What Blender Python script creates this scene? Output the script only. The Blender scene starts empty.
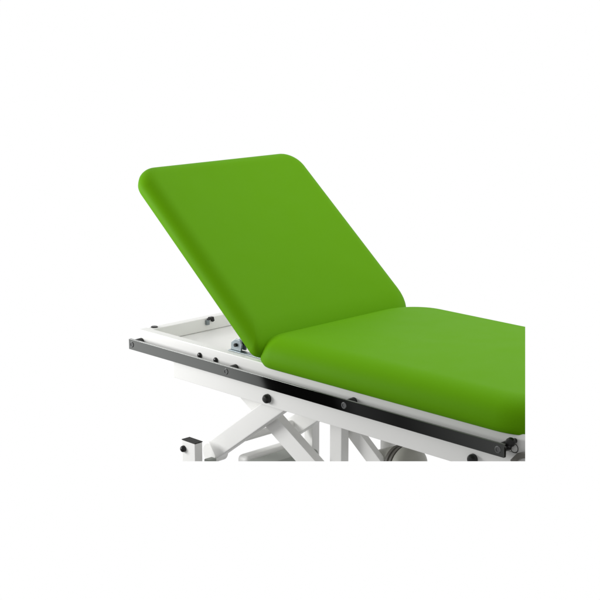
import bpy, bmesh, math, random
from mathutils import Vector, Matrix

random.seed(3)
scene = bpy.context.scene
R = math.radians

# ------------------------------------------------------------------ camera
CAM = Vector((2.5, -2.436, 1.715))
cam_data = bpy.data.cameras.new("camera")
cam_data.sensor_width = 36.0
cam_data.lens = 84.18
cam_data.clip_end = 500
cam = bpy.data.objects.new("camera", cam_data)
scene.collection.objects.link(cam)
right = Vector((0.6979, 0.7162, 0.0)).normalized()
fwd = Vector((-0.6994, 0.6816, -0.2151)).normalized()
up = right.cross(fwd).normalized()
right = fwd.cross(up).normalized()
rot = Matrix((right, up, -fwd)).transposed()
cam.matrix_world = Matrix.Translation(CAM) @ rot.to_4x4()
scene.camera = cam

# ------------------------------------------------------------------ studio surround
# A white seamless studio: everything beyond the table is white, the side of
# the room behind the photographer is dim.
world = bpy.data.worlds.new("World")
scene.world = world
world.use_nodes = True
wt = world.node_tree
wt.nodes.clear()
wo = wt.nodes.new("ShaderNodeOutputWorld")
bg = wt.nodes.new("ShaderNodeBackground")
tc = wt.nodes.new("ShaderNodeTexCoord")
sep = wt.nodes.new("ShaderNodeSeparateXYZ")
wt.links.new(tc.outputs["Generated"], sep.inputs[0])


def wmath(op, a, b=None):
    n = wt.nodes.new("ShaderNodeMath")
    n.operation = op
    for i, v in enumerate((a, b)):
        if v is None:
            continue
        if isinstance(v, (int, float)):
            n.inputs[i].default_value = v
        else:
            wt.links.new(v, n.inputs[i])
    return n.outputs[0]


hx = wmath("MULTIPLY", sep.outputs[0], -0.716)
hy = wmath("MULTIPLY", sep.outputs[1], 0.698)
dot = wmath("ADD", hx, hy)
xx = wmath("MULTIPLY", sep.outputs[0], sep.outputs[0])
yy = wmath("MULTIPLY", sep.outputs[1], sep.outputs[1])
ln = wmath("SQRT", wmath("ADD", wmath("ADD", xx, yy), 0.0004))
h = wmath("DIVIDE", dot, ln)                       # 1 = beyond the table, -1 = behind the photographer
t = wmath("ADD", wmath("MULTIPLY", h, 0.5), 0.5)


def ramp_of(stops):
    n = wt.nodes.new("ShaderNodeValToRGB")
    c = n.color_ramp
    c.elements[0].position, c.elements[1].position = stops[0][0], stops[-1][0]
    for e, (p, v) in zip((c.elements[0], c.elements[1]), (stops[0], stops[-1])):
        e.color = (v, v, v, 1)
    for p, v in stops[1:-1]:
        c.elements.new(p).color = (v, v, v, 1)
    wt.links.new(t, n.inputs[0])
    return n.outputs[0]


dim = ramp_of(((0.0, 0.45), (0.40, 0.42), (0.440, 0.20), (0.475, 0.05), (0.492, 0.09), (0.500, 0.010), (1.0, 0.010)))
lit = ramp_of(((0.0, 0.42), (0.527, 0.46), (0.545, 0.76), (0.575, 1.0), (1.0, 1.0)))
edge = wt.nodes.new("ShaderNodeMapRange")          # where the white seamless ends
edge.inputs["From Min"].default_value = 0.0515
edge.inputs["From Max"].default_value = 0.0550
wt.links.new(h, edge.inputs["Value"])
both = wt.nodes.new("ShaderNodeMix")
both.data_type = "RGBA"
wt.links.new(edge.outputs[0], both.inputs["Factor"])
wt.links.new(dim, both.inputs[6])
wt.links.new(lit, both.inputs[7])
# the table's shade on the floor, painted into the world's downward colour
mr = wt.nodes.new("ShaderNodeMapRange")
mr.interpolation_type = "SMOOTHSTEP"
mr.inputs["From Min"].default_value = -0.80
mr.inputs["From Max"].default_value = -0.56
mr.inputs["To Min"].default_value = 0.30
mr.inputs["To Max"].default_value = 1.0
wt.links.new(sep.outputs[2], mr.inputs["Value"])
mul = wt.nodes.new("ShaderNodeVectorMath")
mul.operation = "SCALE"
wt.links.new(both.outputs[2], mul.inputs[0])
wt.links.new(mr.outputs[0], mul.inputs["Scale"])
wt.links.new(mul.outputs[0], bg.inputs["Color"])
bg.inputs["Strength"].default_value = 1.0
wt.links.new(bg.outputs[0], wo.inputs["Surface"])


def area(name, loc, target, size, power, color=(1, 1, 1)):
    d = bpy.data.lights.new(name, "AREA")
    d.shape = "RECTANGLE"
    d.size, d.size_y = size
    d.energy = power
    d.color = color
    o = bpy.data.objects.new(name, d)
    scene.collection.objects.link(o)
    o.location = loc
    o.rotation_euler = (Vector(target) - Vector(loc)).to_track_quat("-Z", "Y").to_euler()
    return o


area("overhead_softbox", (0.3, 0.9, 2.9), (0.1, 0.3, 0.75), (2.0, 1.6), 28)
area("side_softbox", (-1.52, -1.02, 1.02), (-0.45, 0.0, 0.66), (0.9, 0.5), 24)

scene.view_settings.view_transform = "Standard"
scene.view_settings.look = "None"
scene.view_settings.exposure = 0.0
scene.view_settings.gamma = 1.0
scene.cycles.max_bounces = 8

# ------------------------------------------------------------------ materials


def mat(name, color, rough=0.5, metal=0.0, spec=0.5, bump=None, coat=0.0, vary=0.0):
    m = bpy.data.materials.new(name)
    m.use_nodes = True
    nt = m.node_tree
    b = nt.nodes["Principled BSDF"]
    b.inputs["Base Color"].default_value = (*color, 1)
    b.inputs["Roughness"].default_value = rough
    b.inputs["Metallic"].default_value = metal
    b.inputs["Specular IOR Level"].default_value = spec
    b.inputs["Coat Weight"].default_value = coat
    tcn = nt.nodes.new("ShaderNodeTexCoord")
    if vary:
        n = nt.nodes.new("ShaderNodeTexNoise")
        n.inputs["Scale"].default_value = 14
        n.inputs["Detail"].default_value = 5
        nt.links.new(tcn.outputs["Object"], n.inputs["Vector"])
        mr = nt.nodes.new("ShaderNodeMapRange")
        mr.inputs["To Min"].default_value = rough - vary
        mr.inputs["To Max"].default_value = rough + vary
        nt.links.new(n.outputs["Fac"], mr.inputs["Value"])
        nt.links.new(mr.outputs[0], b.inputs["Roughness"])
    if bump:
        scale, strength, dist = bump
        n = nt.nodes.new("ShaderNodeTexNoise")
        n.inputs["Scale"].default_value = scale
        n.inputs["Detail"].default_value = 3
        nt.links.new(tcn.outputs["Object"], n.inputs["Vector"])
        bp = nt.nodes.new("ShaderNodeBump")
        bp.inputs["Strength"].default_value = strength
        bp.inputs["Distance"].default_value = dist
        nt.links.new(n.outputs["Fac"], bp.inputs["Height"])
        n2 = nt.nodes.new("ShaderNodeTexNoise")       # slow waviness under the fine grain
        n2.inputs["Scale"].default_value = 7
        n2.inputs["Detail"].default_value = 1
        nt.links.new(tcn.outputs["Object"], n2.inputs["Vector"])
        b2 = nt.nodes.new("ShaderNodeBump")
        b2.inputs["Strength"].default_value = strength
        b2.inputs["Distance"].default_value = dist * 14
        nt.links.new(n2.outputs["Fac"], b2.inputs["Height"])
        nt.links.new(b2.outputs[0], bp.inputs["Normal"])
        nt.links.new(bp.outputs[0], b.inputs["Normal"])
    return m


VINYL = mat("green_vinyl", (0.113, 0.325, 0.001), 0.58, 0, 0.045, bump=(700, 0.2, 0.0006), vary=0.06)
WHITE = mat("white_powder_coat", (0.87, 0.87, 0.85), 0.42, 0, 0.4, bump=(900, 0.06, 0.0004), vary=0.05)
RAIL = mat("dark_polished_steel", (0.215, 0.222, 0.216), 0.03, 1.0, 0.5)
BLACK = mat("black_plastic", (0.008, 0.008, 0.008), 0.35, 0, 0.4)
CAPM = mat("black_cap_plastic", (0.02, 0.02, 0.018), 0.6, 0, 0.3)
STEEL = mat("zinc_steel", (0.25, 0.285, 0.30), 0.42, 1.0)
SCREWM = mat("screw_steel", (0.22, 0.225, 0.225), 0.28, 1.0)
GREY = mat("grey_motor_plastic", (0.36, 0.36, 0.32), 0.45, 0, 0.4)
DARKGREY = mat("dark_grey_plastic", (0.13, 0.125, 0.11), 0.5, 0, 0.4)
COVER = mat("grey_cover_plastic", (0.34, 0.36, 0.33), 0.5, 0, 0.4)

# ------------------------------------------------------------------ building helpers
ROOT_AT = Vector((0.0, 0.29, 0.0))
# Only the head half of the table is modelled, as in the photograph: it stops
# at an upright section across the seat and at a section through the scissor base.
END_UPRIGHT = (CAM, Vector((0.8000, 0.5991, 0.0341)))
END_BASE = (CAM, Vector((0.2329, -0.2270, -0.9456)))


def section(bm):
    for co, no in (END_UPRIGHT, END_BASE):
        if not bm.verts:
            return
        sides = [(v.co - co).dot(no) for v in bm.verts]
        if max(sides) <= 0:
            continue
        geom = bm.verts[:] + bm.edges[:] + bm.faces[:]
        res = bmesh.ops.bisect_plane(bm, geom=geom, dist=1e-6, plane_co=co, plane_no=no, clear_outer=True)
        edges = [e for e in res["geom_cut"] if isinstance(e, bmesh.types.BMEdge)]
        if edges:
            f = bmesh.ops.edgenet_fill(bm, edges=edges)
            for fc in f["faces"]:
                fc.smooth = False


def obj(name, bm, material, parent, angle=35):
    section(bm)
    if not bm.verts:
        bm.free()
        return None
    bmesh.ops.translate(bm, verts=bm.verts, vec=-ROOT_AT)
    bmesh.ops.recalc_face_normals(bm, faces=bm.faces)
    me = bpy.data.meshes.new(name)
    bm.to_mesh(me)
    bm.free()
    for p in me.polygons:
        p.use_smooth = True
    me.set_sharp_from_angle(angle=R(angle))
    me.materials.append(material)
    o = bpy.data.objects.new(name, me)
    scene.collection.objects.link(o)
    o.parent = parent
    if angle < 50:
        wn = o.modifiers.new('weighted_normals', 'WEIGHTED_NORMAL')
        wn.keep_sharp = True
    return o


def add_prism(bm, poly, a0, a1, plane="xz", bevel=0.003, seg=2):
    """Extrude a 2-D polygon along the remaining axis, with softened edges."""
    def P(u, v, w):
        return {"xz": (u, w, v), "xy": (u, v, w), "yz": (w, u, v)}[plane]
    b = bmesh.new()
    lo = [b.verts.new(P(u, v, a0)) for u, v in poly]
    hi = [b.verts.new(P(u, v, a1)) for u, v in poly]
    b.faces.new(lo)
    b.faces.new(hi)
    n = len(poly)
    for i in range(n):
        b.faces.new((lo[i], lo[(i + 1) % n], hi[(i + 1) % n], hi[i]))
    bmesh.ops.recalc_face_normals(b, faces=b.faces)
    if bevel:
        bmesh.ops.bevel(b, geom=b.edges[:], offset=bevel, segments=seg, profile=0.5, affect="EDGES", clamp_overlap=True)
    merge(bm, b)


def merge(bm, b):
    me = bpy.data.meshes.new("tmp")
    b.to_mesh(me)
    b.free()
    bm.from_mesh(me)
    bpy.data.meshes.remove(me)


def add_box(bm, x0, x1, y0, y1, z0, z1, bevel=0.003, seg=2):
    add_prism(bm, [(x0, z0), (x1, z0), (x1, z1), (x0, z1)], y0, y1, "xz", bevel, seg)


def box(*a, **k):
    bm = bmesh.new()
    add_box(bm, *a, **k)
    return bm


def add_lathe(bm, profile, origin, axis, n=28):
    """Turn (radius, distance) pairs about an axis."""
    ax = Vector(axis).normalized()
    u = ax.orthogonal().normalized()
    v = ax.cross(u)
    o = Vector(origin)
    b = bmesh.new()
    rings = []
    for r, d in profile:
        if r < 1e-6:
            rings.append([b.verts.new(o + ax * d)])
        else:
            rings.append([b.verts.new(o + ax * d + u * (r * math.cos(2 * math.pi * i / n)) + v * (r * math.sin(2 * math.pi * i / n))) for i in range(n)])
    for a, c in zip(rings, rings[1:]):
        for i in range(n):
            j = (i + 1) % n
            if len(a) == 1 and len(c) == 1:
                continue
            if len(a) == 1:
                b.faces.new((a[0], c[j], c[i]))
            elif len(c) == 1:
                b.faces.new((a[i], a[j], c[0]))
            else:
                b.faces.new((a[i], a[j], c[j], c[i]))
    for ring in (rings[0], rings[-1]):
        if len(ring) > 1:
            b.faces.new(ring)
    bmesh.ops.recalc_face_normals(b, faces=b.faces)
    merge(bm, b)


def lathe(*a, **k):
    bm = bmesh.new()
    add_lathe(bm, *a, **k)
    return bm


def add_tube(bm, p0, p1, r, n=24, bevel=0.001):
    p0, p1 = Vector(p0), Vector(p1)
    L = (p1 - p0).length
    add_lathe(bm, [(r - bevel, 0), (r, bevel), (r, L - bevel), (r - bevel, L)], p0, p1 - p0, n)


def bar_poly(c, ang, length, width):
    """A bar of the given width centred on c in the x-z plane."""
    d = Vector((math.cos(ang), math.sin(ang)))
    n = Vector((-d.y, d.x))
    c = Vector(c)
    return [tuple(c + d * (s * length / 2) + n * (q * width / 2)) for s, q in ((-1, -1), (1, -1), (1, 1), (-1, 1))]


def rounded_loop(x0, x1, y0, y1, radii, inset, n=14, sides=(1, 1, 1, 1)):
    """Rounded rectangle, corner radii in the order (x0,y0) (x1,y0) (x1,y1) (x0,y1)."""
    x0, x1, y0, y1 = x0 + inset * sides[0], x1 - inset * sides[2], y0 + inset * sides[1], y1 - inset * sides[3]
    rr = [max(r - inset, min(r, 0.022)) for r in radii]
    pts = []
    cs = [((x0 + rr[0], y0 + rr[0]), 180, rr[0]), ((x1 - rr[1], y0 + rr[1]), 270, rr[1]),
          ((x1 - rr[2], y1 - rr[2]), 0, rr[2]), ((x0 + rr[3], y1 - rr[3]), 90, rr[3])]
    for k, ((cx, cy), a0, r) in enumerate(cs):
        arc = [(cx + r * math.cos(R(a0 + 90 * i / n)), cy + r * math.sin(R(a0 + 90 * i / n))) for i in range(n + 1)]
        pts += arc
        nxt = cs[(k + 1) % 4]
        q = (nxt[0][0] + nxt[2] * math.cos(R(nxt[1])), nxt[0][1] + nxt[2] * math.sin(R(nxt[1])))
        p = arc[-1]
        m = 12
        pts += [(p[0] + (q[0] - p[0]) * i / m, p[1] + (q[1] - p[1]) * i / m) for i in range(1, m)]
    return pts


def cushion(x0, x1, y0, y1, thick, radii, rh, rv, crown, xf, under=0.008, sides=(1, 1, 1, 1)):
    """Upholstered pad: flat stapled underside, gently bulging side, rolled top edge, crowned top."""
    bm = bmesh.new()
    layers = [(under + 0.010, 0.0), (under + 0.0015, 0.0), (under, 0.0006), (under * 0.72, 0.004), (under * 0.42, 0.0085), (under * 0.18, 0.013)]
    zs = max(thick - rv, 0.018)
    rv = thick - zs
    for i in range(0, 13):
        a = R(90 * i / 12)
        layers.append((rh * (1 - math.cos(a)), zs + rv * math.sin(a)))
    rings = []
    for inset, z in layers:
        rings.append([bm.verts.new(xf @ Vector((p[0], p[1], z))) for p in rounded_loop(x0, x1, y0, y1, radii, inset, 14, sides if z > zs else (1, 1, 1, 1))])
    cx, cy = (x0 + x1) / 2, (y0 + y1) / 2
    base = rounded_loop(x0, x1, y0, y1, radii, rh, 14, sides)
    for s in (0.985, 0.96, 0.92, 0.86, 0.78, 0.68, 0.56, 0.42, 0.28, 0.14):
        z = thick + crown * (1 - s ** 2.2)
        rings.append([bm.verts.new(xf @ Vector((cx + (p[0] - cx) * s, cy + (p[1] - cy) * s, z))) for p in base])
    n = len(rings[0])
    for a, c in zip(rings, rings[1:]):
        for i in range(n):
            j = (i + 1) % n
            bm.faces.new((a[i], a[j], c[j], c[i]))
    bm.faces.new(rings[0])
    bm.faces.new(rings[-1])
    return bm


# ------------------------------------------------------------------ the treatment table
table = bpy.data.objects.new("treatment_table", None)
table.location = ROOT_AT
scene.collection.objects.link(table)
table["label"] = "white steel treatment table with green vinyl cushions, backrest raised, on a scissor base"
table["category"] = "treatment table"

# cushions
YN, YF = -0.012, 0.597
seat = obj("seat_cushion", cushion(-0.181, 0.80, YN - 0.010, YF + 0.006, 0.083, (0.088, 0.16, 0.08, 0.15), 0.064, 0.062, 0.005,
                                   Matrix.Translation((0, 0, 0.7475)), 0.009, (1.3, 1, 1, 0.6)), VINYL, table, 60)
TILT = R(39.7)
# local x runs up the backrest, local z out of its face
bx = Matrix(((-math.cos(TILT), 0, math.sin(TILT), -0.137),
             (0, 1, 0, 0),
             (math.sin(TILT), 0, math.cos(TILT), 0.757),
             (0, 0, 0, 1)))
back = obj("backrest_cushion", cushion(0.010, 0.694, -0.027, 0.605, 0.054, (0.03, 0.072, 0.072, 0.085), 0.046, 0.040, 0.003, bx, 0.004, (2.3, 1, 1, 1)),
           VINYL, table, 60)

# white board the backrest pad is stapled to; unseen, added to neutralise bounce light
bm = bmesh.new()
add_prism(bm, rounded_loop(0.03, 0.695, 0.005, 0.58, (0.03, 0.06, 0.06, 0.04), 0.0, 8), -0.010, -0.0005, "xy", 0.002)
bmesh.ops.transform(bm, matrix=bx, verts=bm.verts)
obj("backrest_board", bm, WHITE, table)

# upper frame
frame = obj("upper_frame", box(-0.673, 1.1, 0.0, 0.030, 0.705, 0.7535), WHITE, table)
bm = box(-0.673, 1.1, 0.555, 0.585, 0.705, 0.7533)
obj("far_side_tube", bm, WHITE, frame)
obj("end_tube", box(-0.6725, -0.643, 0.031, 0.554, 0.7135, 0.7530), WHITE, frame)
obj("tray_panel", box(-0.670, 0.9, 0.031, 0.554, 0.7085, 0.7130, bevel=0.001), WHITE, frame)
obj("plug", lathe([(0.0105, 0), (0.0105, 0.0015), (0.009, 0.003), (0, 0.0035)], (-0.660, 0.048, 0.7530), (0, 0, 1)), BLACK, frame)


def dome(x, z, y=0.0, r=0.008, hgt=0.008):
    return lathe([(r, 0), (r, hgt * 0.35), (r * 0.85, hgt * 0.7), (r * 0.5, hgt * 0.93), (0, hgt)], (x, y, z), (0, -1, 0))


for x, z in ((-0.398, 0.7255), (-0.330, 0.7245)):
    obj("bolt", dome(x, z, 0.0, 0.0085, 0.006), BLACK, frame)

# lower frame
lower = obj("lower_frame", box(-0.520, 1.1, 0.002, 0.033, 0.637, 0.7035), WHITE, table)
obj("far_side_tube", box(-0.520, 1.1, 0.552, 0.583, 0.637, 0.7035), WHITE, lower)
for x, z in ((-0.123, 0.659), (0.572, 0.661)):
    obj("bolt_cap", lathe([(0.0125, 0), (0.0125, 0.006), (0.0115, 0.010), (0.008, 0.014), (0, 0.0155)], (x, 0.002, z), (0, -1, 0)), BLACK, lower)

# accessory rail
bm = bmesh.new()
add_box(bm, -0.674, 0.687, -0.036, -0.028, 0.700, 0.7305, bevel=0.0004)
rail = obj("accessory_rail", bm, RAIL, table)
for x in (-0.660, -0.248, 0.193, 0.670):
    obj("spacer", lathe([(0.009, 0), (0.011, 0.006), (0.012, 0.0275)], (x, -0.028, 0.7175), (0, 1, 0)), BLACK, rail)
    sc = obj("screw", lathe([(0.0085, 0), (0.0085, 0.001), (0.0075, 0.002), (0.0045, 0.002), (0.0045, 0.0008), (0, 0.0008)], (x, -0.036, 0.7155), (0, -1, 0)), SCREWM, rail)

# clamp knob and lever by the end of the rail
knob = obj("clamp_knob", lathe([(0.006, 0), (0.006, 0.008), (0.009, 0.010), (0.0112, 0.015), (0.0105, 0.022), (0.007, 0.0255), (0, 0.0265)],
                               (0.690, 0.0, 0.733), (0, -1, 0)), BLACK, table)
b = bmesh.new()
N = 28
m_, k_ = 0.0105, 0.0009
rings = []
for i in range(N):
    a = 2 * math.pi * i / N
    rings.append([b.verts.new((0.690 + (m_ + k_ * math.cos(q)) * math.cos(a), -0.003 + k_ * math.sin(q), 0.716 + (m_ + k_ * math.cos(q)) * math.sin(a)))
                  for q in [2 * math.pi * j / 8 for j in range(8)]])
for i in range(N):
    for j in range(8):
        b.faces.new((rings[i][j], rings[(i + 1) % N][j], rings[(i + 1) % N][(j + 1) % 8], rings[i][(j + 1) % 8]))
obj("ring", b, BLACK, knob)
lev = bmesh.new()
add_prism(lev, [(0.688, 0.690), (0.700, 0.684), (0.715, 0.700), (0.76, 0.714), (0.76, 0.727), (0.706, 0.710)], -0.016, -0.002, "xz", 0.002)
obj("lever", lev, DARKGREY, table)

# hinge bracket of the backrest, on the inner side of the near tube
bm = bmesh.new()
add_box(bm, -0.305, -0.17, 0.022, 0.044, 0.7540, 0.7560, bevel=0.0006)
hinge = obj("hinge_bracket", bm, STEEL, table)
for y in (0.030, 0.047):
    obj("lug", (lambda q: (add_prism(q, [(-0.302, 0.7563), (-0.262, 0.7563), (-0.258, 0.774), (-0.266, 0.788), (-0.284, 0.788), (-0.301, 0.776)], y, y + 0.005, "xz", 0.001), q)[1])(bmesh.new()), STEEL, hinge)
bm = bmesh.new()
add_tube(bm, (-0.280, 0.024, 0.772), (-0.280, 0.060, 0.772), 0.005)
obj("pin", bm, BLACK, hinge)

# catch on the inner face of the end tube
bm = bmesh.new()
add_box(bm, -0.6428, -0.634, 0.228, 0.239, 0.733, 0.748, bevel=0.001)
catch = obj("catch", bm, STEEL, table)
bm = bmesh.new()
add_prism(bm, [(0.232, 0.748), (0.240, 0.756), (0.254, 0.756), (0.257, 0.743), (0.250, 0.740), (0.248, 0.749), (0.240, 0.748)], -0.642, -0.632, "yz", 0.001)
obj("hook", bm, BLACK, catch)

# scissor lift
def arm(name, c, ang, y0, length, width, wall=0.03):
    bm = bmesh.new()
    add_prism(bm, bar_poly(c, R(ang), length, width), y0, y0 + wall, "xz", 0.004)
    return obj(name, bm, WHITE, table)


ca, sa = math.cos(R(35.9)), math.sin(R(35.9))
bm = bmesh.new()
add_prism(bm, bar_poly((-0.2074, 0.5769), R(35.9), 0.4625, 0.055), 0.036, 0.066, "xz", 0.004)
a1 = obj("scissor_arm", bm, WHITE, table)
bm = bmesh.new()
add_tube(bm, (-0.424, 0.050, 0.424), (-0.424, 0.10, 0.424), 0.031, 32, 0.004)
obj("pivot", bm, WHITE, a1)
arm("scissor_arm", (-0.10, 0.511), -30.5, 0.072, 0.66, 0.055)
arm("scissor_arm", (0.094, 0.5355), -38.0, 0.145, 0.42, 0.044, 0.022)
arm("scissor_arm", (-0.186, 0.5615), 35.4, 0.25, 0.28, 0.055)

bm = bmesh.new()
add_tube(bm, (-0.290, 0.067, 0.497), (-0.290, 0.509, 0.497), 0.011)
obj("cross_tube", bm, WHITE, table)

obj("cross_beam", box(-0.10, -0.05, 0.104, 0.551, 0.655, 0.690), WHITE, table)

# base
post = obj("base_post", box(-0.446, -0.390, -0.031, -0.003, 0.25, 0.4755, bevel=0.002), WHITE, table)
obj("end_cap", box(-0.447, -0.389, -0.032, -0.002, 0.476, 0.4785, bevel=0.001), CAPM, post)
obj("bracket", box(-0.394, -0.372, 0.005, 0.034, 0.25, 0.424, bevel=0.003), COVER, post)
obj("bolt", dome(-0.437, 0.452, -0.031, 0.0095, 0.012), BLACK, post)
bm = bmesh.new()
add_box(bm, -0.318, -0.2725, 0.06, 0.27, 0.36, 0.443, bevel=0.014, seg=4)
obj("base_beam", bm, WHITE, table)
obj("base_cover", box(-0.272, -0.195, 0.03, 0.27, 0.34, 0.438, bevel=0.012, seg=4), COVER, table)

obj("lift_column", box(0.002, 0.046, 0.108, 0.137, 0.25, 0.66), WHITE, table)
obj("lift_column", box(-0.291, -0.256, 0.30, 0.33, 0.25, 0.66), WHITE, table)
bm = bmesh.new()
add_tube(bm, (0.062, 0.275, 0.30), (0.062, 0.275, 0.66), 0.0215)
obj("piston_rod", bm, WHITE, table)

MZ = 0.496
motor = obj("lift_motor", lathe([(0.012, 0), (0.020, 0.015), (0.050, 0.085), (0.050, 0.088)], (0.065, 0.204, MZ), (1, 0, 0), n=40), GREY, table)
obj("collar", lathe([(0.050, 0.0), (0.053, 0.002), (0.053, 0.010), (0.049, 0.012), (0.049, 0.017), (0.056, 0.019), (0.056, 0.025), (0.052, 0.027)], (0.1532, 0.204, MZ), (1, 0, 0), n=40), DARKGREY, motor)
obj("housing", lathe([(0.053, 0), (0.058, 0.005), (0.0605, 0.018), (0.059, 0.028), (0.053, 0.038), (0.042, 0.045), (0.024, 0.050), (0, 0.051)], (0.1804, 0.204, MZ), (1, 0, 0), n=40), GREY, motor)
